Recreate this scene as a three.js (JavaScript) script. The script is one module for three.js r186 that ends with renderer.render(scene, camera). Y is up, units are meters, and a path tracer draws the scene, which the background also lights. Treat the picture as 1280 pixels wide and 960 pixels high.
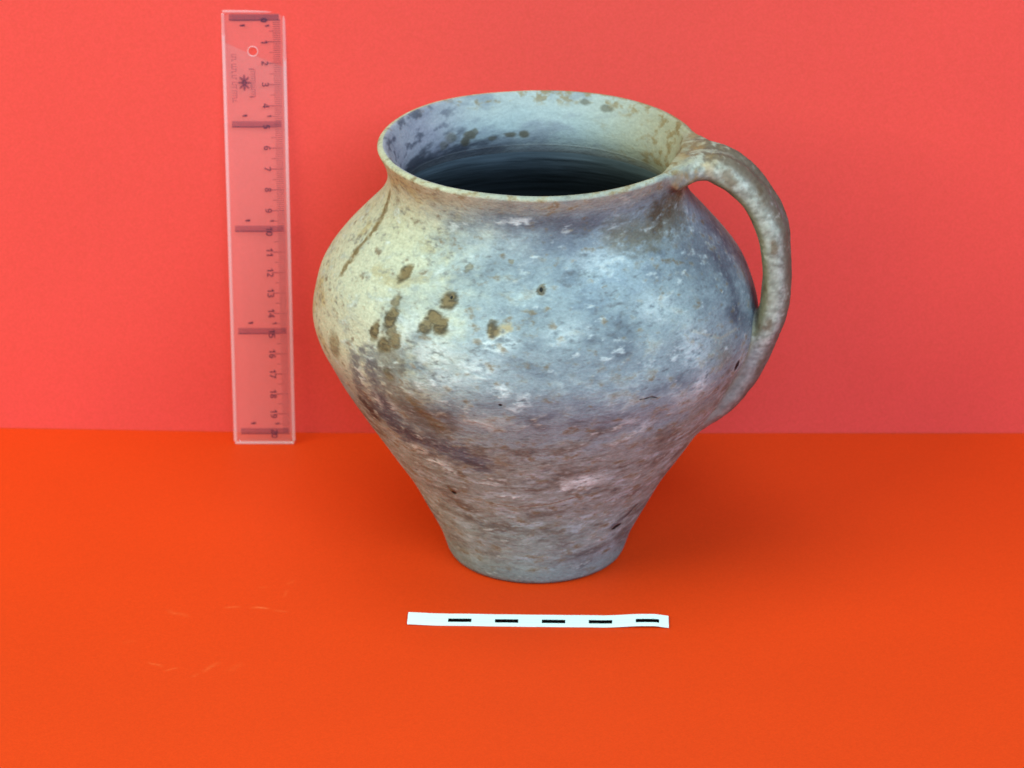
import * as THREE from 'three';
import { mergeGeometries } from 'three/addons/utils/BufferGeometryUtils.js';
import { RoundedBoxGeometry } from 'three/addons/geometries/RoundedBoxGeometry.js';
import { ImprovedNoise } from 'three/addons/math/ImprovedNoise.js';
import { TextGeometry } from 'three/addons/geometries/TextGeometry.js';
import { FontLoader } from 'three/addons/loaders/FontLoader.js';
import { RectAreaLightUniformsLib } from 'three/addons/lights/RectAreaLightUniformsLib.js';

// ---------------------------------------------------------------- camera, light, exposure
const S = 0.01;                                   // shapes are written in centimetres
const scene = new THREE.Scene();
const renderer = new THREE.WebGLRenderer();
renderer.toneMapping = THREE.LinearToneMapping;
renderer.toneMappingExposure = 1;
renderer.shadowMap.enabled = true;

const camera = new THREE.PerspectiveCamera(13.05, 4 / 3, 0.05, 40);
camera.position.set(-1.07 * S, 67.35 * S, 133.66 * S);
{
  const th = THREE.MathUtils.degToRad(24);
  camera.lookAt(-1.07 * S, 67.35 * S - Math.sin(th), 133.66 * S - Math.cos(th));
}
camera.focus = 1.31; camera.userData.fStop = 24;       // the snapshot is a little soft, most of all at the back
scene.add(camera);

scene.background = new THREE.Color().setRGB(0.22, 0.33, 0.35);   // even light of the room around the table

RectAreaLightUniformsLib.init();
function areaLight(name, color, intensity, w, h, from, to) {
  const l = new THREE.RectAreaLight(new THREE.Color().setRGB(...color), intensity, w, h);
  l.name = name;
  l.position.set(from[0] * S, from[1] * S, from[2] * S);
  l.lookAt(to[0] * S, to[1] * S, to[2] * S);
  scene.add(l);
  return l;
}
areaLight('window_light', [0.98, 1.28, 0.90], 6.2, 1.3, 1.2, [-130, 120, 95], [-6, 4, 0]);
areaLight('ceiling_light', [0.90, 1.30, 1.32], 3.4, 1.2, 0.9, [-10, 190, 25], [0, 0, 6]);
areaLight('front_window_light', [0.76, 1.24, 1.70], 10.6, 1.8, 1.0, [70, 150, 200], [2, 6, -6]);

// ---------------------------------------------------------------- helpers
const noiser = new ImprovedNoise();
const N = (x, y, z) => noiser.noise(x + 31.7, y + 11.3, z + 57.1);
function fbm(x, y, z, o = 4) {
  let a = 0, s = 1, t = 0;
  for (let i = 0; i < o; i++) { a += s * N(x, y, z); t += s; s *= 0.55; x = x * 2.03 + 7.7; y = y * 2.03 + 3.1; z = z * 2.03 + 5.9; }
  return a / t;
}
const clamp = (x, a = 0, b = 1) => Math.min(b, Math.max(a, x));
const ss = (a, b, x) => { const t = clamp((x - a) / (b - a)); return t * t * (3 - 2 * t); };
const lerp = (a, b, t) => a + (b - a) * t;
function mix3(c, d, t) { c[0] += (d[0] - c[0]) * t; c[1] += (d[1] - c[1]) * t; c[2] += (d[2] - c[2]) * t; }
const D2R = Math.PI / 180;
let seed = 12345;
const rnd = () => { seed = (Math.imul(seed, 1664525) + 1013904223) >>> 0; return seed / 4294967296; };

function dataTexture(w, h, bytes, srgb) {
  const t = new THREE.DataTexture(bytes, w, h, THREE.RGBAFormat, THREE.UnsignedByteType);
  t.magFilter = THREE.LinearFilter; t.minFilter = THREE.LinearMipmapLinearFilter; t.generateMipmaps = true;
  t.wrapS = THREE.RepeatWrapping; t.wrapT = THREE.ClampToEdgeWrapping;
  if (srgb) t.colorSpace = THREE.SRGBColorSpace;
  t.needsUpdate = true;
  return t;
}
function part(name, geometry, material, parent) {
  const m = new THREE.Mesh(geometry, material);
  m.name = name; m.castShadow = m.receiveShadow = true;
  parent.add(m);
  return m;
}
function thing(name, label, category, x = 0, y = 0, z = 0) {
  const g = new THREE.Group();
  g.name = name; g.position.set(x * S, y * S, z * S);
  g.userData.label = label; g.userData.category = category;
  scene.add(g);
  return g;
}
// a grid of points [row][column] -> BufferGeometry; pos(i, j) and uv(i, j) with smooth normals
function gridGeometry(nr, nc, pos, uv, r0 = 0, r1 = nr) {
  const P = [];
  for (let i = 0; i <= nr; i++) for (let j = 0; j <= nc; j++) P.push(pos(i, j));
  const at = (i, j) => P[clamp(i, 0, nr) * (nc + 1) + j];
  const p = [], n = [], t = [], ix = [];
  const closed = P[Math.floor(nr / 2) * (nc + 1)].distanceTo(P[Math.floor(nr / 2) * (nc + 1) + nc]) < 1e-6;
  const a = new THREE.Vector3(), b = new THREE.Vector3();
  for (let i = r0; i <= r1; i++) for (let j = 0; j <= nc; j++) {
    const q = at(i, j);
    p.push(q.x * S, q.y * S, q.z * S);
    const jm = j > 0 ? j - 1 : closed ? nc - 1 : 0, jp = j < nc ? j + 1 : closed ? 1 : nc;
    a.subVectors(at(i, jp), at(i, jm)); b.subVectors(at(i + 1, j), at(i - 1, j));
    a.cross(b).normalize();
    if (!(a.lengthSq() > 0.5)) a.set(0, -1, 0);
    n.push(a.x, a.y, a.z);
    t.push(...uv(i, j));
  }
  const w = nc + 1;
  for (let i = 0; i < r1 - r0; i++) for (let j = 0; j < nc; j++) {
    const k = i * w + j;
    ix.push(k, k + 1, k + w, k + 1, k + w + 1, k + w);
  }
  const g = new THREE.BufferGeometry();
  g.setAttribute('position', new THREE.Float32BufferAttribute(p, 3));
  g.setAttribute('normal', new THREE.Float32BufferAttribute(n, 3));
  g.setAttribute('uv', new THREE.Float32BufferAttribute(t, 2));
  g.setIndex(ix);
  return g;
}

// ---------------------------------------------------------------- the setting: two sheets of red card
const scuffs = [   // x, z, length, turn in degrees, width, strength  (pale rubs on the card)
  [-13.1, 5.9, 0.7, 4, 0.10, 0.5], [-11.9, 6.0, 0.7, -3, 0.12, 0.8], [-11.0, 6.2, 0.6, -8, 0.10, 0.4], [-10.7, 3.6, 0.5, 55, 0.12, 0.35], [-10.9, 4.6, 0.7, 70, 0.10, 0.25], [-11.9, 4.0, 0.5, 8, 0.12, 0.2],
  [-15.4, 6.5, 1.1, -35, 0.22, 0.28], [-17.2, 9.0, 0.6, 20, 0.15, 0.15], [-15.9, 11.0, 0.7, -35, 0.13, 0.4], [-15.2, 11.4, 0.6, 15, 0.09, 0.4], [-13.6, 11.2, 1.0, 50, 0.18, 0.35], [-14.2, 11.9, 0.4, 40, 0.12, 0.25], [-12.6, 11.2, 0.9, 60, 0.25, 0.14],
  [8.9, 2.2, 0.4, 20, 0.07, 0.3], [3.0, -1.0, 0.5, 10, 0.08, 0.2],
];
function cardMaps(w, h, x0, z0, sx, sz, base, marks) {
  const c = new Uint8Array(w * h * 4), b = new Uint8Array(w * h * 4);
  for (let j = 0; j < h; j++) for (let i = 0; i < w; i++) {
    const x = x0 + sx * i / w, z = z0 + sz * j / h, k = (j * w + i) * 4;
    const big = fbm(x * 0.09, 2.2, z * 0.09, 3), fib = fbm(x * 7, 9.1, z * 6, 2), grain = rnd() - 0.5;
    let v = 1 + 0.03 * big + 0.012 * fib + 0.05 * grain;
    const col = [base[0] * v, base[1] * (v + 0.02 * fib), base[2] * (v + 0.1 * grain)];
    let up = 0;
    for (const m of marks) {
      const dx = x - m[0], dz = z - m[1];
      if (dx * dx + dz * dz > 2.5) continue;
      const ca = Math.cos(m[3] * D2R), sa = Math.sin(m[3] * D2R), u = dx * ca - dz * sa, s = dx * sa + dz * ca + 0.12 * N(u * 2, m[0], m[1]);
      up = Math.max(up, m[5] * Math.exp(-((u / (m[2] * 0.5)) ** 4) - (s / (m[4] * 0.6)) ** 2) * (0.65 + 0.7 * N(x * 6, z * 9, 3)));
    }
    mix3(col, [250, 190, 150], clamp(up) * 0.4);
    for (let q = 0; q < 3; q++) c[k + q] = clamp(col[q], 0, 255);
    c[k + 3] = 255;
    b[k] = b[k + 1] = b[k + 2] = clamp(128 + 70 * fib + 70 * grain, 0, 255); b[k + 3] = 255;
  }
  const a = [dataTexture(w, h, c, true), dataTexture(w, h, b, false)];
  for (const t of a) t.wrapS = t.wrapT = THREE.MirroredRepeatWrapping;
  return a;
}
{
  const [cm, bm] = cardMaps(1280, 1280, -30, -15, 60, 60, [206, 55, 11], scuffs);
  const mat = new THREE.MeshPhysicalMaterial({ map: cm, bumpMap: bm, bumpScale: 0.00008, roughness: 0.6, specularIntensity: 0.25 });
  const g = gridGeometry(60, 60, (i, j) => new THREE.Vector3(-60 + 2 * j, -0.012 + 0.012 * N(j * 0.3, i * 0.3, 1), 75 - 90 * i / 60),
    (i, j) => [(-60 + 2 * j + 30) / 60, (75 - 90 * i / 60 + 15) / 60]);
  const floor = part('table_surface', g, mat, scene);
  floor.userData = { kind: 'structure', label: 'orange red card sheet lying flat under the jug' };

  const [cw, bw] = cardMaps(1024, 1024, -30, 0, 60, 60, [213, 62, 51], []);
  const wm = new THREE.MeshPhysicalMaterial({ map: cw, bumpMap: bw, bumpScale: 0.00007, roughness: 0.7, specularIntensity: 0.7 });
  const back = (x) => -11.86 - 0.75 * ss(-6, -34, x) ;
  const wg = gridGeometry(40, 80, (i, j) => {
    const x = -60 + 120 * j / 80, y = 28 * i / 40;
    return new THREE.Vector3(x, y, back(x) + 0.10 * N(x * 0.05, y * 0.06, 8) * Math.min(1, y / 4));
  }, (i, j) => [(-60 + 120 * j / 80 + 30) / 60, (28 * i / 40) / 60]);
  const wall = part('backdrop', wg, wm, scene);
  wall.userData = { kind: 'structure', label: 'coral red card standing upright behind the jug' };
}

// ---------------------------------------------------------------- the jug
const HH = [0, 0.5, 1.2, 2.5, 4, 5.5, 7, 8.5, 9.5, 10.5, 11.5, 12.5, 13.5, 14.5, 15.5, 16.3, 17, 17.6, 18.2, 18.7, 19.0];
const RR = [3.864, 4.025, 4.265, 4.905, 5.675, 6.623, 7.552, 8.442, 8.937, 9.41, 9.61, 9.451, 9.103, 8.425, 7.544, 6.815, 6.412, 6.314, 6.439, 6.663, 6.819];
const slope = HH.map((h, i) => { const a = Math.max(0, i - 1), b = Math.min(HH.length - 1, i + 1); return (RR[b] - RR[a]) / (HH[b] - HH[a]); });
function radius(h) {
  let i = 0;
  while (i < HH.length - 2 && h > HH[i + 1]) i++;
  const d = HH[i + 1] - HH[i], t = (h - HH[i]) / d;
  return (2 * t ** 3 - 3 * t * t + 1) * RR[i] + (t ** 3 - 2 * t * t + t) * d * slope[i] + (3 * t * t - 2 * t ** 3) * RR[i + 1] + (t ** 3 - t * t) * d * slope[i + 1];
}
// the whole section: under the foot, up the outside, over the lip, down the inside
const section = [];
section.push([0.0, 0.25], [2.4, 0.22], [3.0, 0.12], [3.5, 0.0], [3.72, 0.015]);
const outer0 = section.length;
for (let k = 0; k <= 112; k++) { const h = 0.09 + (18.9 - 0.09) * k / 112; section.push([radius(h) - (k === 0 ? 0.03 : 0), h]); }
const outer1 = section.length - 1;
for (let k = 1; k <= 8; k++) { const t = Math.PI * k / 9; section.push([6.79 - 0.21 + 0.21 * Math.cos(t), 18.9 + 0.19 * Math.sin(t)]); }
const lip1 = section.length;
for (let k = 0; k <= 26; k++) { const h = 18.88 - (18.88 - 16.35) * k / 26; section.push([radius(h) - 0.43 - 0.16 * ss(18.8, 17.2, h), h]); }
const neckIn = section.length - 1;
for (let k = 1; k <= 30; k++) { const h = 16.35 - (16.35 - 1.3) * k / 30; section.push([radius(h) - 0.62, h]); }
section.push([2.6, 0.95], [0.0, 0.9]);
const arc = [0];
for (let i = 1; i < section.length; i++) arc.push(arc[i - 1] + Math.hypot(section[i][0] - section[i - 1][0], section[i][1] - section[i - 1][1]));
const V0 = arc[outer0 - 3], V1 = arc[neckIn], VL = V1 - V0;
let neckRow = outer0;
while (section[neckRow][1] < 17.25) neckRow++;

const NC = 240;
function jugPoint(i, j) {
  const [r, h] = section[i], a = -Math.PI + 2 * Math.PI * j / NC;
  const wob = 1 + 0.006 * N(Math.sin(a) * 1.6, h * 0.16, Math.cos(a) * 1.6) + 0.0022 * N(Math.sin(a) * 5, h * 0.7, Math.cos(a) * 5);
  const shift = -0.13 * Math.exp(-(((h - 14.5) / 2.6) ** 2));
  const lift = h > 15 ? 0.07 * ss(15, 19, h) * N(Math.sin(a) * 1.3, 4.4, Math.cos(a) * 1.3) : 0;
  return new THREE.Vector3(r * wob * Math.sin(a) + shift, h + lift, r * wob * Math.cos(a));
}
const jugUV = (i, j) => [j / NC, clamp((arc[i] - V0) / VL)];

// marks: [azimuth deg, height, half width cm, half height cm]
const SPOTS = [ // brown mineral spots with a darker edge
  [-44, 15.3, 0.31, 0.30, 1], [-25.5, 14.86, 0.40, 0.30, 1], [-28.4, 14.22, 0.38, 0.24, 1], [-25.8, 13.95, 0.38, 0.32, 1], [-30.0, 13.85, 0.34, 0.30, .9],
  [-42.1, 14.36, 0.26, 0.26, .7], [-41.3, 13.75, 0.33, 0.46, .95], [-38.4, 13.0, 0.34, 0.34, .8], [-41.6, 12.7, 0.36, 0.30, .9], [-40.0, 13.3, 0.28, 0.3, .7], [-45.6, 13.1, 0.27, 0.36, .95],
  [-11.4, 14.06, 0.24, 0.32, .9], [2.0, 15.4, 0.17, 0.18, .8], [-22.6, 15.97, 0.14, 0.15, .5], [-39.5, 11.6, 0.28, 0.26, .55], [-9, 16.3, 0.11, 0.1, .5],
  [-62, 11.6, 0.5, 0.55, .55], [-33.8, 5.25, 0.16, 0.13, 1], [-34.6, 5.45, 0.1, 0.1, .9],
];
const HOLES = [[43.8, 2.75, 0.22, 0.10], [42.2, 2.68, 0.16, 0.08], [-33.4, 5.18, 0.10, 0.09], [1.8, 15.42, 0.06, 0.07], [-25, 14.95, 0.05, 0.05], [-9.2, 11.1, 0.07, 0.05], [63, 10.6, 0.20, 0.22]];
const WHITE = [ // chalky patches
  [15.5, 6.5, 0.85, 0.42, 1], [10.6, 6.2, 0.35, 0.2, .9], [19, 6.2, 0.6, 0.2, .5], [-8, 11.8, 0.3, 0.28, .8], [-4, 11.3, 0.28, 0.35, .7], [-6, 10.9, 0.3, 0.16, .6], [-33.5, 7.1, 0.5, 0.14, .9], [-30, 6.7, 0.35, 0.13, .8], [-38, 7.7, 0.45, 0.25, .7],
  [-10, 13.6, 0.6, 0.3, .8], [-15, 12.7, 0.8, 0.3, .6], [-23, 12.0, 1.0, 0.4, .55], [-9, 11.9, 0.4, 0.2, .5], [-27, 12.9, 0.9, 0.6, .6], [-35, 13.6, 0.5, 0.7, .45], [24, 9.9, 0.5, 0.2, .55], [30, 9.4, 0.35, 0.3, .5], [46, 10.9, 0.4, 0.5, .6],
  [-9, 5.6, 0.5, 0.06, .8], [-16, 6.3, 0.4, 0.1, .7], [-6, 17.9, 0.6, 0.14, .8], [8, 14.0, 0.8, 0.4, .35], [35, 14.4, 0.9, 0.5, .4], [44, 12.5, 0.7, 0.9, .5], [20, 16.2, 0.9, 0.5, .35], [-50, 11.0, 0.16, 0.5, .6], [-47, 10.0, 0.2, 0.5, .55], [-41, 9.8, 0.16, 0.4, .5],
];
const STROKES = [ // polylines of [azimuth, height], width, colour, strength
  [[[-77, 17.2], [-74, 16.5], [-71, 15.9], [-71.5, 15.35], [-70.5, 14.9], [-70, 14.3]], 0.17, [120, 104, 72], 0.85],
  [[[-46, 11.9], [-44.5, 10.6], [-44, 9.3], [-43.6, 8.4], [-36, 8.2], [-27, 8.1], [-18, 7.6]], 0.50, [72, 68, 84], 0.62],
  [[[-52, 11.7], [-52, 10.8], [-54, 9.9], [-50, 9.2], [-46, 8.7]], 0.36, [74, 72, 88], 0.55],
  [[[-40, 12.3], [-39, 11.3], [-37, 10.5], [-35, 9.7], [-31, 9.2]], 0.60, [104, 98, 92], 0.6],
  [[[-33, 10.6], [-30, 9.9], [-27, 9.4]], 0.28, [128, 104, 70], 0.6],
  [[[-57, 9.3], [-55, 9.0], [-53, 8.7]], 0.25, [74, 62, 60], 0.8],
  [[[70, 14.9], [68, 14.0], [66, 13.3], [62, 12.9]], 0.34, [84, 84, 96], 0.6],
  [[[58, 15.6], [66, 15.3], [71, 14.9]], 0.6, [104, 106, 116], 0.5],
  [[[26, 10.95], [29.5, 10.95], [31, 10.85]], 0.035, [40, 36, 36], 0.9],
  [[[-20, 5.0], [-8, 4.85], [4, 5.1], [18, 5.6]], 0.03, [160, 130, 100], 0.6],
  [[[44, 13.2], [54, 12.4], [62, 12.35]], 0.06, [190, 180, 150], 0.4],
  [[[30, 17.0], [44, 16.7], [56, 16.9], [66, 16.8]], 0.55, [112, 98, 74], 0.55],
  [[[50, 17.3], [62, 17.7], [70, 17.6]], 0.5, [96, 70, 44], 0.6],
  [[[-56, 15.0], [-44, 14.95], [-36, 15.4]], 0.2, [172, 160, 120], 0.45],
  [[[-11, 14.0], [-7, 14.2]], 0.16, [190, 165, 110], 0.6],
  [[[40, 2.9], [47, 3.2], [52, 3.6]], 0.14, [60, 50, 56], 0.5],
];
const PATCHES = [ // wide soft tones: azimuth, height, half width, half height, colour, strength
  [0, 17.6, 3.4, 0.7, [112, 120, 132], 0.6], [18, 17.8, 2.2, 0.45, [112, 110, 116], 0.5], [-4, 16.2, 1.5, 0.9, [120, 132, 144], 0.6], [9, 16.9, 2.0, 0.5, [110, 118, 132], 0.6],
  [24, 15.6, 2.6, 1.3, [164, 188, 204], 0.55], [12, 12.3, 3.0, 1.1, [124, 138, 150], 0.5], [2, 11.0, 2.6, 0.8, [120, 128, 142], 0.5], [-24, 16.6, 2.4, 0.9, [186, 204, 208], 0.5],
  [-14, 13.2, 2.0, 1.8, [184, 204, 212], 0.55], [60, 14.6, 1.9, 1.7, [108, 116, 126], 0.55], [40, 13.6, 2.2, 1.6, [168, 184, 184], 0.5], [54, 8.8, 2.6, 0.9, [106, 82, 66], 0.65], [40, 7.8, 3.0, 0.8, [108, 84, 76], 0.55],
  [8, 6.6, 4.0, 0.9, [112, 102, 102], 0.5], [30, 4.2, 2.8, 1.3, [112, 104, 106], 0.6], [-40, 4.4, 1.5, 1.6, [140, 132, 130], 0.4], [-20, 3.6, 1.6, 1.0, [128, 128, 138], 0.5], [-58, 7.6, 1.8, 1.2, [172, 158, 138], 0.55],
  [-6, 8.8, 3.6, 0.8, [150, 152, 156], 0.45], [-22, 2.2, 1.2, 0.5, [96, 80, 82], 0.5], [-48, 1.0, 2.0, 0.7, [140, 146, 132], 0.6], [40, 1.2, 2.0, 0.5, [120, 122, 142], 0.55], [53, 11.7, 1.0, 0.7, [140, 134, 118], 0.6], [-52, 16.6, 2.0, 0.9, [202, 204, 170], 0.45],
];
const INNER_SPOTS = [[-150, 17.56, 0.3, 0.2, .9], [-148, 17.31, 0.22, 0.25, .9], [-152.5, 17.66, 0.16, 0.16, .7], [-169, 17.36, 0.24, 0.12, .8], [-161, 17.26, 0.2, 0.1, .6], [-175, 17.36, 0.22, 0.16, .9], [-140, 17.61, 0.3, 0.22, .5], [-136, 17.36, 0.22, 0.2, .5], [150, 18.6, .3, .14, .6], [160, 18.75, .25, .12, .6]];
function smear(a, h, list, r, jx, jy, e0 = 0.62, e1 = 1.35) {     // strongest mark of a list at this place -> [strength, edge]
  let best = 0, edge = 0;
  for (const m of list) {
    const dh = h - m[1] + jy;
    if (Math.abs(dh) > m[3] * 2.2) continue;
    let da = a - m[0]; if (da > 180) da -= 360; if (da < -180) da += 360;
    const dx = da * D2R * r + jx;
    if (Math.abs(dx) > m[2] * 2.2) continue;
    const d = Math.hypot(dx / m[2], dh / m[3]);
    const s = (m[4] ?? 1) * (1 - ss(e0, e1, d));
    if (s > best) { best = s; edge = ss(0.5, 0.85, d); }
  }
  return [best, edge];
}
for (const m of STROKES) {
  const as = m[0].map((p) => p[0]), hs = m[0].map((p) => p[1]), w = m[1] * 3 + 0.1;
  m.box = [Math.min(...as) - w * 12, Math.max(...as) + w * 12, Math.min(...hs) - w, Math.max(...hs) + w];
}
function strokeDist(a, h, pts, r) {
  let d = 1e9;
  for (let k = 0; k + 1 < pts.length; k++) {
    const ax = (pts[k][0] - a) * D2R * r, ay = pts[k][1] - h, bx = (pts[k + 1][0] - a) * D2R * r, by = pts[k + 1][1] - h;
    const ex = bx - ax, ey = by - ay, t = clamp(-(ax * ex + ay * ey) / (ex * ex + ey * ey + 1e-9));
    d = Math.min(d, Math.sqrt((ax + ex * t) ** 2 + (ay + ey * t) ** 2));
  }
  return d;
}
function jugTexel(a, h, r, inside, out) {
  const s = Math.sin(a * D2R), c = Math.cos(a * D2R), x = r * s, z = r * c;
  const n1 = fbm(x * 0.16, h * 0.22, z * 0.16, 3);                 // wide cloudiness
  const n2 = fbm(x * 0.42, h * 0.62, z * 0.42, 4);                 // patches
  const n3 = fbm(x * 0.85 + 4, h * 2.1 - x * 0.2, z * 0.85, 4);    // streaks along the wheel
  const n4 = fbm(x * 2.4, h * 5.2 - x * 0.4, z * 2.4 + 9, 3);      // fine streaky grain
  const n5 = fbm(x * 1.7 + 17, h * 2.6, z * 1.7, 4);
  const n6 = fbm(x * 7 + 3, h * 11, z * 7, 2), grain = rnd() - 0.5;
  let bump = 0.5 + 0.16 * n3 + 0.14 * n4 + 0.14 * n5 + 0.10 * n6, col;
  if (!inside) {
    col = [152, 168, 174];
    mix3(col, [110, 120, 130], ss(-0.02, 0.42, n2 + 0.45 * n3 + 0.2 * n4) * 0.85);
    mix3(col, [188, 206, 206], ss(0.0, 0.42, -n2 + 0.5 * n5 + 0.2 * n4) * 0.85);
    mix3(col, [150, 142, 124], ss(0.06, 0.4, n5 - 0.4 * n2) * 0.4);
    // cream side on the left, warm grey right of it
    const cream = ss(-10, -48, a + 34 * n2 + 24 * n1 + 14 * n5) * ss(8.6, 11.4, h + 1.8 * n2);
    mix3(col, [208, 213, 190], cream * 0.85);
    if (cream > 0) { mix3(col, [172, 184, 180], cream * ss(0.0, 0.4, n5 + 0.5 * n3) * 0.6); mix3(col, [184, 172, 128], cream * ss(0.08, 0.4, n2 - 0.3 * n5) * 0.6); }
    // wide tones
    for (const m of PATCHES) {
      const dh = (h - m[1] + 0.7 * n3 + 0.3 * n2) / m[3];
      if (dh * dh > 4) continue;
      const dx = ((a - m[0]) * D2R * r + 1.2 * n5 + 0.5 * n2) / m[2], q = dx * dx + dh * dh;
      if (q > 4) continue;
      mix3(col, m[4], m[5] * Math.exp(-q * 1.1) * clamp(0.85 + 1.4 * n3 + 1.0 * n5));
    }
    // the lower body: brown and mauve clay showing through
    const edge = 9.3 + 0.9 * ss(20, 55, a) - 0.8 * ss(-25, -50, a) + 1.6 * n1 + 1.9 * n2 + 1.9 * n3 + 0.8 * n5;
    const low = 1 - ss(edge - 1.3, edge + 1.0, h);
    const clay = [162, 168, 162];
    mix3(clay, [124, 114, 102], ss(-0.04, 0.40, n3 + 0.6 * n2 + 0.3 * n5) * 0.85);
    mix3(clay, [188, 202, 208], ss(-0.02, 0.42, -n3 + 0.5 * n4 + 0.2 * n5) * 0.85);
    mix3(clay, [158, 146, 122], ss(0.06, 0.4, n5 - 0.3 * n3) * 0.6);
    mix3(col, clay, low * (0.86 - 0.3 * ss(4.6, 1.0, h)));
    // foot ring
    mix3(col, [140, 150, 152], ss(1.5 + 0.8 * n2, 0.5, h) * 0.7);
    // flecks
    mix3(col, [208, 222, 222], ss(0.2, 0.62, n3 + 0.45 * n4 + 0.35 * n5) * 0.75);
    mix3(col, [126, 112, 92], ss(0.18, 0.6, n5 - 0.4 * n3 + 0.25 * n4 + 0.2 * n2) * 0.7);
    mix3(col, [104, 104, 108], ss(0.16, 0.7, -n4 - 0.5 * n5 + 0.5 * n2) * 0.5);
    // rim edge: wear along the lip
    const rim = ss(17.9, 18.7, h);
    mix3(col, [192, 188, 160], rim * (0.5 + 0.5 * n5));
    mix3(col, [128, 104, 70], rim * ss(0.1, 0.5, n5 + 0.4 * n4) * 0.5);
    mix3(col, [168, 138, 98], ss(55, 75, a) * ss(16.6, 17.8, h) * (0.5 + n3));
    for (const m of STROKES) {
      if (a < m.box[0] || a > m.box[1] || h < m.box[2] || h > m.box[3]) continue;
      const d = strokeDist(a, h, m[0], r) + m[1] * (1.5 * n5 + 1.5 * n4 + 0.8 * n3);
      if (d > m[1] * 1.9) continue;
      mix3(col, m[2], m[3] * (1 - ss(m[1] * 0.1, m[1] * 1.8, d)) * clamp(0.95 + 1.6 * n4 + 0.9 * n3));
      if (m[1] < 0.05) bump -= 0.25 * (1 - ss(m[1] * 0.4, m[1] * 1.2, d));
    }
    const w = smear(a, h, WHITE, r, 0.7 * n5 + 0.5 * n4, 0.35 * n4 + 0.3 * n5, 0.2, 1.7);
    mix3(col, [240, 255, 255], w[0] * clamp(0.85 + 2.0 * n4 + 1.0 * n3) * 0.85); bump += 0.08 * w[0];
    const p = smear(a, h, SPOTS, r, 0.20 * n5 + 0.14 * n4, 0.14 * n4 + 0.12 * n3);
    if (p[0] > 0) {
      const sp = [136, 120, 88];
      mix3(sp, [92, 80, 60], ss(-0.15, 0.3, n4 + 0.4 * n5));
      mix3(sp, [74, 66, 52], p[1] * clamp(0.45 + 1.6 * n5));
      mix3(col, sp, p[0] * 0.92); bump += p[0] * (0.35 * n4 - 0.12);
    }
    const o = smear(a, h, HOLES, r, 0.03 * n4, 0.03 * n5);
    mix3(col, [30, 26, 26], o[0] * 0.92); bump -= 0.4 * o[0];
  } else {
    // the flaring inside of the mouth, pale blue grey with stains, brown towards the handle
    col = [166, 188, 196];
    mix3(col, [196, 208, 206], ss(17.4, 18.7, h + 0.8 * n2) * 0.6);
    mix3(col, [128, 140, 158], ss(-0.05, 0.4, n2 + 0.4 * n3) * 0.6);
    const right = a > 0 ? ss(168, 110, a + 14 * n2) : 0;
    mix3(col, [178, 174, 142], right * 0.8);
    mix3(col, [134, 106, 58], right * ss(0.05, 0.45, n5 + 0.35 * n3 + 0.2 * right - 0.12) * 0.6);
    mix3(col, [150, 130, 92], ss(18.4, 18.9, h) * ss(0.05, 0.35, n5 + 0.3 * n4 + (a > 0 ? 0.12 : -0.05)) * 0.7);
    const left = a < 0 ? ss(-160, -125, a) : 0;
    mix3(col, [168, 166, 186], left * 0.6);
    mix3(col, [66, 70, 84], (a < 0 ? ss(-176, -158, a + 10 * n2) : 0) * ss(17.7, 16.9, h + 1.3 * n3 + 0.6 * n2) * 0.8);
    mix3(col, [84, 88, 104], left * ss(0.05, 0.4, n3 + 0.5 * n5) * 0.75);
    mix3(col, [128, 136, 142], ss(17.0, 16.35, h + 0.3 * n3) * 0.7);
    const ring = Math.exp(-(((h - 16.78 - 0.03 * n1) / 0.035) ** 2));
    mix3(col, [190, 198, 198], ring * 0.4); bump += 0.15 * ring;
    const p = smear(a, h, INNER_SPOTS, r, 0.12 * n5 + 0.08 * n4, 0.1 * n4 + 0.05 * n5);
    mix3(col, [88, 82, 66], p[0] * 0.85);
  }
  const v = 0.81 * (1 + 0.07 * n4 + (inside ? 0.08 : 0.13) * n6 + 0.05 * grain);
  const cool = lerp(0.975, 0.897, inside ? 1 : ss(6, 13, h));
  if (!inside) for (let q = 0; q < 3; q++) col[q] = Math.max(18, 146 + (col[q] - 146) * 1.22);
  out[0] = col[0] * v; out[1] = col[1] * v * cool; out[2] = col[2] * v * (cool - 0.03); out[3] = bump + 0.02 * grain;
}
const TW = 1664, TH = 1024;
function jugTextures() {
  const c = new Uint8Array(TW * TH * 4), b = new Uint8Array(TW * TH * 4), o = [0, 0, 0, 0];
  let row = outer0 - 3;
  for (let j = 0; j < TH; j++) {
    const s = V0 + VL * (j + 0.5) / TH;
    while (row < neckIn - 1 && arc[row + 1] < s) row++;
    const t = clamp((s - arc[row]) / (arc[row + 1] - arc[row])), r = lerp(section[row][0], section[row + 1][0], t), h = lerp(section[row][1], section[row + 1][1], t);
    for (let i = 0; i < TW; i++) {
      jugTexel(-180 + 360 * (i + 0.5) / TW, h, r, row >= lip1 - 4, o);
      const k = (j * TW + i) * 4;
      c[k] = clamp(o[0], 0, 255); c[k + 1] = clamp(o[1], 0, 255); c[k + 2] = clamp(o[2], 0, 255); c[k + 3] = 255;
      b[k] = b[k + 1] = b[k + 2] = clamp(o[3] * 255, 0, 255); b[k + 3] = 255;
    }
  }
  return [dataTexture(TW, TH, c, true), dataTexture(TW, TH, b, false)];
}
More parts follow.
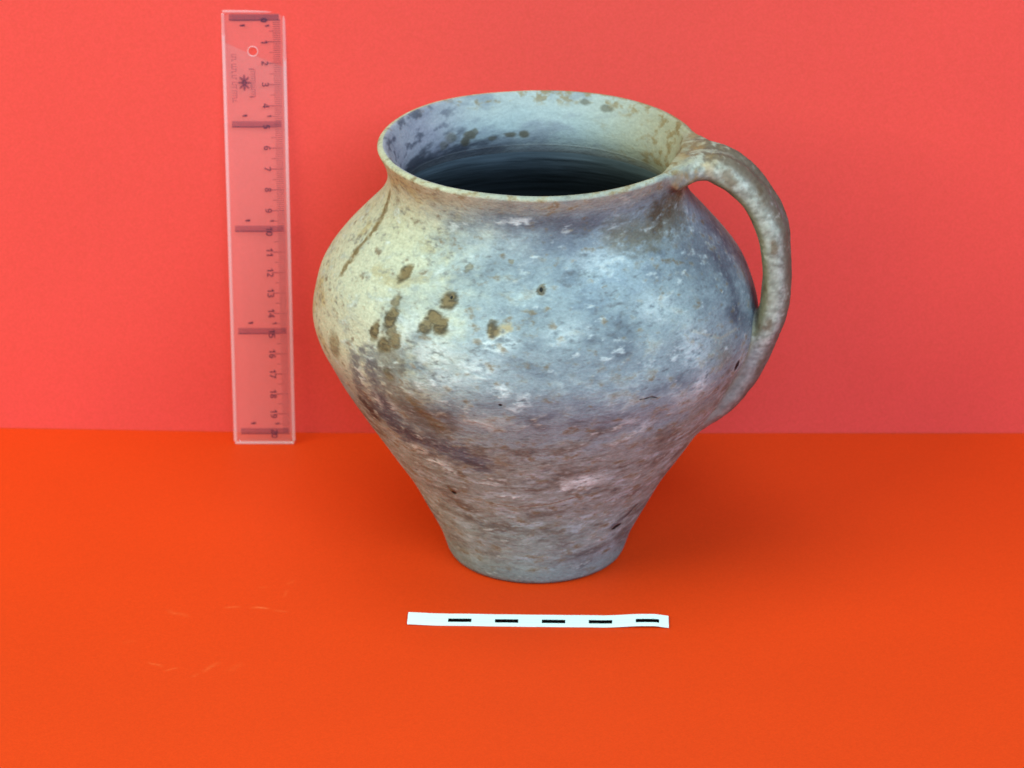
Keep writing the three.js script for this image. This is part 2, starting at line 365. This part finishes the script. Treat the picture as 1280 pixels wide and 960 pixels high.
{
  const jug = thing('clay_jug', 'mottled blue-grey and brown clay jug with one handle', 'jug');
  const [cm, bm] = jugTextures();
  const clay = new THREE.MeshPhysicalMaterial({ map: cm, bumpMap: bm, bumpScale: 0.0007, roughness: 0.75, specularIntensity: 0.5 });
  const last = section.length - 1;
  part('body', gridGeometry(last, NC, jugPoint, jugUV, 0, neckRow), clay, jug);
  part('rim', gridGeometry(last, NC, jugPoint, jugUV, neckRow, neckIn), clay, jug);
  // inside: dark clay with throwing rings, cavity shade painted deeper below the neck
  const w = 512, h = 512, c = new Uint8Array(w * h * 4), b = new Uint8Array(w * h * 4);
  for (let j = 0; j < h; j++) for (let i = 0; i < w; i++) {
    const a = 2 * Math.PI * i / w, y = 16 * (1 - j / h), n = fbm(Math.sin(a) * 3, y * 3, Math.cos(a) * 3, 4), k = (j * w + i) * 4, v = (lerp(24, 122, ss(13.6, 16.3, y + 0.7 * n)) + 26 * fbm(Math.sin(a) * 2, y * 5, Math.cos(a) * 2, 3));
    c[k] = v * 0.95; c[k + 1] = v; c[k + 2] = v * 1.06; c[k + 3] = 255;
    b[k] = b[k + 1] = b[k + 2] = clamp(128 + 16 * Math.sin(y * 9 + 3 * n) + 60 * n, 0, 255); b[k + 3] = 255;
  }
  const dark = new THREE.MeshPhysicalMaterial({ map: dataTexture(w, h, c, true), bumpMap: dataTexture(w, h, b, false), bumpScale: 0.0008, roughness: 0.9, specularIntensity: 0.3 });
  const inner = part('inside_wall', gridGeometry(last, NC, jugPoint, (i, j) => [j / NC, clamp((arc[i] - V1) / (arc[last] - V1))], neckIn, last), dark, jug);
  inner.userData.label = 'dark inside wall below the neck with painted shade';

  // handle: a ribbed strap from the rim down to the belly, its ends smeared onto the wall
  const PATH = [[6.25, 18.42, 4.3, 0.9], [6.7, 18.58, 3.9, 1.0], [7.12, 18.70, 3.4, 1.12], [7.58, 18.70, 2.9, 1.25], [8.1, 18.5, 2.65, 1.3], [8.72, 18.1, 2.55, 1.3], [9.34, 17.44, 2.5, 1.28], [9.76, 16.75, 2.5, 1.26], [10.12, 15.87, 2.5, 1.24], [10.29, 14.87, 2.5, 1.2], [10.38, 13.8, 2.5, 1.18], [10.34, 12.8, 2.5, 1.2], [10.15, 11.8, 2.5, 1.22], [9.77, 10.8, 2.5, 1.25], [9.38, 9.9, 2.65, 1.25], [8.9, 8.98, 2.85, 1.2], [8.22, 8.1, 3.1, 1.1], [7.3, 7.3, 3.3, 0.95], [6.4, 6.6, 3.3, 0.7]];
  const curve = new THREE.CatmullRomCurve3(PATH.map((p) => new THREE.Vector3(p[0], p[1], 0)), false, 'centripetal');
  const widths = new THREE.CatmullRomCurve3(PATH.map((p, i) => new THREE.Vector3(i * 2, p[2], p[3])), false, 'catmullrom');
  const M = 72, path = [];
  for (let i = 0; i <= M; i++) { const p = curve.getPoint(i / M), q = widths.getPoint(i / M); path.push([p.x, p.y, q.y, q.z]); }
  const phi = 78 * D2R, sp = Math.sin(phi), cp = Math.cos(phi);
  const info = [0, 0, 0, 0];                                    // along, across, outward, handle distance
  function handleField(ro, h, ta, exact) {
    let best = 1e9, bi = 0, bt = 0;
    for (let i = 0; i < M; i++) {
      const p = path[i], q = path[i + 1], ex = q[0] - p[0], ey = q[1] - p[1], t = clamp(((ro - p[0]) * ex + (h - p[1]) * ey) / (ex * ex + ey * ey));
      const dx = ro - p[0] - ex * t, dy = h - p[1] - ey * t, d = dx * dx + dy * dy;
      if (d < best) { best = d; bi = i; bt = t; }
    }
    const p = path[bi], q = path[bi + 1], px = lerp(p[0], q[0], bt), py = lerp(p[1], q[1], bt), w = lerp(p[2], q[2], bt) / 2, th = lerp(p[3], q[3], bt) / 2;
    let ex = q[0] - p[0], ey = q[1] - p[1]; const l = Math.sqrt(ex * ex + ey * ey); ex /= l; ey /= l;
    const dx = ro - px, dy = h - py, along = Math.abs(dx * ex + dy * ey);
    let n = dx * -ey + dy * ex; const x = ta / w;
    info[0] = (bi + bt) / M; info[1] = x; info[2] = n / th;
    if (n > 0) n += 0.10 * Math.exp(-(((x + 0.05) / 0.22) ** 2)) - 0.05 * Math.exp(-(((x - 0.5) / 0.2) ** 2));
    const ax = Math.abs(x), ay = Math.abs(n) / th;
    const k = (ax ** 2.7 + ay ** 2.3) ** (1 / 2.5);
    let d = (k - 1) * Math.min(w, th) * (ax > ay ? 1.25 : 1) + along * 0.9;
    if (exact && d < 0.6) d += 0.075 * fbm(ro * 0.5 + 5, h * 0.5, ta * 0.6, 2) + 0.030 * fbm(ro * 2.2, h * 2.2, ta * 2.2, 3);
    return d;
  }
  function wallField(x, h, z) {
    const a = Math.atan2(x, z);
    const wob = 1 + 0.006 * N(Math.sin(a) * 1.6, h * 0.16, Math.cos(a) * 1.6) + 0.0022 * N(Math.sin(a) * 5, h * 0.7, Math.cos(a) * 5);
    const xs = x + 0.13 * Math.exp(-(((h - 14.5) / 2.6) ** 2)), r = Math.sqrt(xs * xs + z * z) / wob, hc = clamp(h, 0, 18.9), R = radius(hc);
    const sl = (radius(Math.min(18.99, hc + 0.05)) - radius(Math.max(0, hc - 0.05))) / 0.1;
    let d = (Math.abs(r - (R - 0.28)) - 0.24) / Math.sqrt(1 + sl * sl);
    if (h > 18.78) d = Math.max(d, h - 18.98 + 0.02);
    return d;
  }
  const smin = (a, b, K) => { const h = Math.max(K - Math.abs(a - b), 0) / K; return Math.min(a, b) - h * h * K * 0.25; };
  const CELL = 0.075, g0 = [4.6, 5.8, -3.6], gn = [Math.ceil(6.9 / CELL), Math.ceil(14.3 / CELL), Math.ceil(7.2 / CELL)];
  const F = new Float32Array((gn[0] + 1) * (gn[1] + 1) * (gn[2] + 1)).fill(9), at3 = (i, j, k) => (k * (gn[1] + 1) + j) * (gn[0] + 1) + i;
  const field = (ro, h, ta) => {
    const hd = handleField(ro, h, ta, true);
    if (hd > 1.25) return 9;
    return smin(hd, wallField(ro * sp - ta * cp, h, ro * cp + ta * sp), 0.28 + 0.47 * ss(16.2, 18, h));
  };
  for (let k = 0; k <= gn[2]; k++) for (let j = 0; j <= gn[1]; j++) for (let i = 0; i <= gn[0]; i++) F[at3(i, j, k)] = field(g0[0] + i * CELL, g0[1] + j * CELL, g0[2] + k * CELL);
  // surface nets
  const vid = new Int32Array(F.length).fill(-1), vp = [], ix = [];
  for (let k = 0; k < gn[2]; k++) for (let j = 0; j < gn[1]; j++) for (let i = 0; i < gn[0]; i++) {
    let n = 0, sx = 0, sy = 0, sz = 0, bad = false; const c = [];
    for (let q = 0; q < 8; q++) { const v = F[at3(i + (q & 1), j + ((q >> 1) & 1), k + (q >> 2))]; c.push(v); if (v > 8) bad = true; }
    if (bad) continue;
    for (let q = 0; q < 8; q++) for (const e of [1, 2, 4]) if (!(q & e)) {
      const u = c[q], v = c[q | e];
      if ((u < 0) === (v < 0)) continue;
      const t = u / (u - v); n++;
      sx += (q & 1) + (e === 1 ? t : 0); sy += ((q >> 1) & 1) + (e === 2 ? t : 0); sz += (q >> 2) + (e === 4 ? t : 0);
    }
    if (n) { vid[at3(i, j, k)] = vp.length; vp.push([g0[0] + (i + sx / n) * CELL, g0[1] + (j + sy / n) * CELL, g0[2] + (k + sz / n) * CELL]); }
  }
  const quad = (a, b, c, d, flip) => { if (a < 0 || b < 0 || c < 0 || d < 0) return; if (flip) ix.push(a, c, b, a, d, c); else ix.push(a, b, c, a, c, d); };
  for (let k = 1; k < gn[2]; k++) for (let j = 1; j < gn[1]; j++) for (let i = 1; i < gn[0]; i++) {
    const v = F[at3(i, j, k)]; if (v > 8) continue;
    const x = F[at3(i + 1, j, k)], y = F[at3(i, j + 1, k)], z = F[at3(i, j, k + 1)];
    if (x < 8 && (v < 0) !== (x < 0)) quad(vid[at3(i, j - 1, k - 1)], vid[at3(i, j, k - 1)], vid[at3(i, j, k)], vid[at3(i, j - 1, k)], v >= 0);
    if (y < 8 && (v < 0) !== (y < 0)) quad(vid[at3(i - 1, j, k - 1)], vid[at3(i - 1, j, k)], vid[at3(i, j, k)], vid[at3(i, j, k - 1)], v >= 0);
    if (z < 8 && (v < 0) !== (z < 0)) quad(vid[at3(i - 1, j - 1, k)], vid[at3(i, j - 1, k)], vid[at3(i, j, k)], vid[at3(i - 1, j, k)], v >= 0);
  }
  // colour of the clay at each point, keep only what the strap or its smear covers
  const lin = (v) => (v <= 0.04045 ? v / 12.92 : ((v + 0.055) / 1.055) ** 2.4), pos = [], colr = [], hds = [], o4 = [0, 0, 0, 0];
  for (const [ro, h, ta] of vp) {
    const x = ro * sp - ta * cp, z = ro * cp + ta * sp, hd = handleField(ro, h, ta, false);
    const along = info[0] * 17, ac = info[1], out = info[2];
    hds.push(hd);
    pos.push(x * S, h * S, z * S);
    const n2 = fbm(x * 0.5, h * 0.5, z * 0.5 + 3, 4), n3 = fbm(x * 1.5, h * 1.2, z * 1.5 + 8, 4), n4 = fbm(x * 4, h * 5, z * 4, 3), n5 = fbm(x * 1.2 + 9, h * 2.2, z * 1.2, 4);
    const col = [142, 142, 130];
    const face = ss(-0.15, 0.5, out);
    mix3(col, [114, 94, 76], face * ss(1.0, 0.6, ac) * 0.85);
    mix3(col, [136, 124, 128], ss(0, 0.4, n2 + 0.4 * n4) * 0.5);
    mix3(col, [92, 76, 60], ss(0.1, 0.5, n5 - 0.4 * n3 + 0.3 * n4) * 0.6);
    mix3(col, [204, 214, 202], Math.exp(-(((ac - 0.95 - 0.12 * n2) / 0.16) ** 2)) * ss(-0.75, -0.1, out) * clamp(0.6 + 0.9 * n5 + 1.2 * n4) * 0.72);
    mix3(col, [128, 126, 86], ss(-0.1, -0.7, out) * ss(0.4, 0.9, ac) * 0.6);
    mix3(col, [194, 198, 188], ss(0.12, 0.46, n3 + 0.5 * n4) * 0.6);
    mix3(col, [98, 74, 50], ss(0.12, 0.45, -n3 + 0.5 * n2) * 0.6);
    mix3(col, [172, 134, 78], ss(4.2, 1.2, along) * ss(-0.1, 0.3, n3 + 0.4 * n2) * 0.8);
    mix3(col, [206, 208, 190], ss(5.0, 2.0, along) * ss(-0.02, 0.3, -n3 + 0.3 * n4) * 0.75);
    mix3(col, [120, 104, 102], ss(11.5, 14.5, along + n2) * 0.5);
    const v = 0.84 * (1 + 0.16 * n4 + 0.05 * (rnd() - 0.5));
    col[0] *= v; col[1] *= v * 0.91; col[2] *= v * 0.89;
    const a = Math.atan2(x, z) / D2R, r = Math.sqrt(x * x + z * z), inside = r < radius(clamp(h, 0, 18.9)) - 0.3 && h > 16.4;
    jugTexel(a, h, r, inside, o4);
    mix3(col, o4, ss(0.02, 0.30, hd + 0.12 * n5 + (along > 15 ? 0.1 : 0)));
    colr.push(lin(clamp(col[0] / 255)), lin(clamp(col[1] / 255)), lin(clamp(col[2] / 255)));
  }
  const keep = [];
  for (let i = 0; i < ix.length; i += 3) if (Math.min(hds[ix[i]], hds[ix[i + 1]], hds[ix[i + 2]]) < 0.85) keep.push(ix[i], ix[i + 1], ix[i + 2]);
  const hg = new THREE.BufferGeometry();
  hg.setAttribute('position', new THREE.Float32BufferAttribute(pos, 3));
  hg.setAttribute('color', new THREE.Float32BufferAttribute(colr, 3));
  hg.setIndex(keep); hg.computeVertexNormals();
  part('handle', hg, new THREE.MeshPhysicalMaterial({ vertexColors: true, roughness: 0.78, specularIntensity: 0.5 }), jug);
}

// ---------------------------------------------------------------- the clear plastic ruler leaning on the backdrop
const font = await new FontLoader().loadAsync('fonts/droid/droid_sans_bold.typeface.json');
{
  const L = 21.05, W = 2.92, T = 0.2, lean = Math.atan2(1.45, L);
  const ruler = thing('plastic_ruler', 'clear plastic ruler with dark centimetre marks standing upright against the red backdrop', 'ruler', -14.25, 0.02, -10.5);
  ruler.rotation.x = -lean;
  const clear = new THREE.MeshPhysicalMaterial({ color: 0xffffff, transmission: 0.963, thickness: 0, roughness: 0.06, ior: 1.49 });
  const frosted = new THREE.MeshPhysicalMaterial({ color: 0xffffff, transmission: 0.86, thickness: 0, roughness: 0.2, ior: 1.4 });
  const ink = new THREE.MeshStandardMaterial({ color: 0x4a1c38, roughness: 0.6, transparent: true, opacity: 0.6 });
  const wash = new THREE.MeshStandardMaterial({ color: 0x6a3448, roughness: 0.6, transparent: true, opacity: 0.26 });
  const cm = (l) => 20.6 - l * 1.002;
  // plate with a hanging hole
  const sh = new THREE.Shape(), e = 0.16, q = 0.22;
  sh.moveTo(e + q, e); sh.lineTo(W - e - q, e); sh.quadraticCurveTo(W - e, e, W - e, e + q); sh.lineTo(W - e, L - e - q); sh.quadraticCurveTo(W - e, L - e, W - e - q, L - e);
  sh.lineTo(e + q, L - e); sh.quadraticCurveTo(e, L - e, e, L - e - q); sh.lineTo(e, e + q); sh.quadraticCurveTo(e, e, e + q, e);
  const hole = new THREE.Path(); hole.absarc(1.40, 19.15, 0.22, 0, Math.PI * 2, true); sh.holes.push(hole);
  const pg = new THREE.ExtrudeGeometry(sh, { depth: T, bevelEnabled: false, curveSegments: 20 }); pg.translate(0, 0, -T); pg.scale(S, S, S);
  part('plate', pg, clear, ruler);
  // bevelled edges
  const edge = (name, w, h, x, y, m = frosted, d = 0.16) => { const g = new RoundedBoxGeometry(w * S, h * S, d * S, 2, 0.06 * S); g.translate((x + w / 2) * S, (y + h / 2) * S, -T / 2 * S); return part(name, g, m, ruler); };
  edge('bevelled_edge', e, L - 0.3, 0, 0.15); edge('bevelled_edge', e, L - 0.3, W - e, 0.15);
  edge('end_edge', W - 0.1, e - 0.02, 0.05, 0.0); edge('end_edge', W - 0.1, e - 0.02, 0.05, L - e + 0.02);
  // hole wall
  const ring = new THREE.TorusGeometry(0.225 * S, 0.02 * S, 8, 28); ring.translate(1.40 * S, 19.15 * S, -0.01 * S);
  part('hole_edge', ring, frosted, ruler);
  // print, a hair above the front face
  const slab = (w, h, x, y) => { const g = new THREE.BoxGeometry(w * S, h * S, 0.004 * S); g.translate((x + w / 2) * S, y * S, 0.006 * S); return g; };
  const ticks = [];
  for (let k = 0; k <= 200; k++) {
    const len = k % 10 === 0 ? 0.62 : k % 5 === 0 ? 0.52 : 0.34, x1 = W - 0.24;
    ticks.push(slab(len, k % 10 === 0 ? 0.028 : 0.018, x1 - len, cm(k / 10)));
  }
  part('millimetre_scale', mergeGeometries(ticks), ink, ruler);
  for (let k = 0; k <= 20; k += 5) {
    const g = slab(W - 0.66, 0.26, 0.36, cm(k) + 0.15);
    const b = part('scale_bar', g, wash, ruler);
    const l = slab(W - 1.2, 0.045, 0.36, cm(k)); part('bar_line', l, ink, b);
    const u = [slab(0.22, 0.07, 0.85, cm(k) + (k ? 0.52 : -0.25)), slab(0.14, 0.05, 0.94, cm(k) + (k ? 0.56 : -0.22)), slab(0.18, 0.05, 1.98, cm(k) + (k ? 0.50 : -0.27)), slab(0.10, 0.05, 2.08, cm(k) + (k ? 0.53 : -0.23))];
    part('unit_mark', mergeGeometries(u), ink, ruler);
  }
  for (let k = 0; k <= 20; k++) {
    const g = new TextGeometry(String(k), { font, size: 0.30, depth: 0.004, curveSegments: 3 });
    g.computeBoundingBox();
    const b = g.boundingBox; g.translate(-(b.min.x + b.max.x) / 2, -(b.min.y + b.max.y) / 2, 0);
    g.rotateZ(-Math.PI / 2); g.translate(1.94, cm(k), 0.005); g.scale(S, S, S);
    part('centimetre_number', g, ink, ruler);
  }
  // worn, unreadable lettering and round crest
  const words = [];
  for (const [y0, y1] of [[19.0, 18.68], [18.55, 18.1], [18.02, 17.8], [17.7, 17.4], [17.3, 16.75]])
    for (let y = y0; y > y1; y -= 0.115) { words.push(slab(0.22, 0.03, 0.42, y)); words.push(slab(0.04, 0.09, rnd() < 0.5 ? 0.42 : 0.6, y - 0.05)); }
  part('lettering', mergeGeometries(words), wash, ruler);
  const words2 = [];
  for (let y = 18.3; y > 17.0; y -= 0.105) { words2.push(slab(0.2, 0.03, 1.28, y)); words2.push(slab(0.035, 0.08, rnd() < 0.5 ? 1.28 : 1.45, y - 0.05)); }
  words2.push(slab(0.22, 0.06, 1.2, 18.32), slab(0.24, 0.07, 1.2, 17.02));
  part('lettering', mergeGeometries(words2), wash, ruler);
  const crest = [];
  const c0 = new THREE.CircleGeometry(0.13 * S, 16); c0.translate(0.98 * S, 17.68 * S, 0.008 * S); crest.push(c0.toNonIndexed());
  for (let k = 0; k < 8; k++) {
    const g = new THREE.CircleGeometry(0.1 * S, 10); const a = k * Math.PI / 4; g.scale(1.5, 0.55, 1); g.rotateZ(a); g.translate((0.98 + 0.16 * Math.cos(a)) * S, (17.68 + 0.24 * Math.sin(a)) * S, (0.0081 + 0.0002 * k) * S); crest.push(g.toNonIndexed());
  }
  part('crest', mergeGeometries(crest), ink, ruler);
}

// ---------------------------------------------------------------- the paper scale strip lying in front
{
  const strip = thing('scale_strip', 'narrow white paper scale with black centimetre blocks lying in front of the jug', 'scale bar', 0.04, 0.01, 7.22);
  strip.rotation.y = -Math.atan2(0.29, 11.1);
  const LEN = 11.1, WID = 1.03, paper = new THREE.MeshStandardMaterial({ color: 0xd8e2dd, roughness: 0.85 });
  const black = new THREE.MeshPhysicalMaterial({ color: 0x040405, roughness: 0.9, specularIntensity: 0.05 }), grey = new THREE.MeshStandardMaterial({ color: 0xc4ccd0, roughness: 0.8 });
  const lift = (x, z) => 0.03 + 0.10 * ss(2.6, 4.6, x) * (1 - 0.75 * ss(4.9, 5.6, x)) + 0.05 * ss(-4.2, -5.5, x) + 0.012 * N(x * 0.8, 3, z);
  const sheet = (x0, x1, z0, z1, top, depth, nx) => {
    const p = (u, z, y) => new THREE.Vector3(u, y, z), pos = (i, j) => {
      const x = x0 + (x1 - x0) * j / nx, y = lift(x, (z0 + z1) / 2) + top;
      return [p(x, z1, y - depth), p(x, z1, y), p(x, z0, y), p(x, z0, y - depth), p(x, z1, y - depth)][i];
    };
    const g = gridGeometry(4, nx, pos, (i, j) => [j / nx, i / 4]).toNonIndexed(); g.computeVertexNormals(); return g;
  };
  part('paper', sheet(-LEN / 2, LEN / 2, -WID / 2, WID / 2, 0, 0.03, 90), paper, strip);
  const x0 = -LEN / 2 + 0.72;
  for (let k = 0; k < 10; k++) {
    const a = x0 + 0.998 * k, b = a + 0.998;
    if (k % 2) part('black_block', sheet(a, b, -0.08, 0.23, 0.004, 0.004, 14), black, strip);
    else part('block_outline', mergeGeometries([sheet(a + 0.02, b - 0.02, -0.06, -0.035, 0.004, 0.004, 14), sheet(a + 0.02, b - 0.02, 0.175, 0.20, 0.004, 0.004, 14)]), grey, strip);
  }
}

renderer.render(scene, camera);
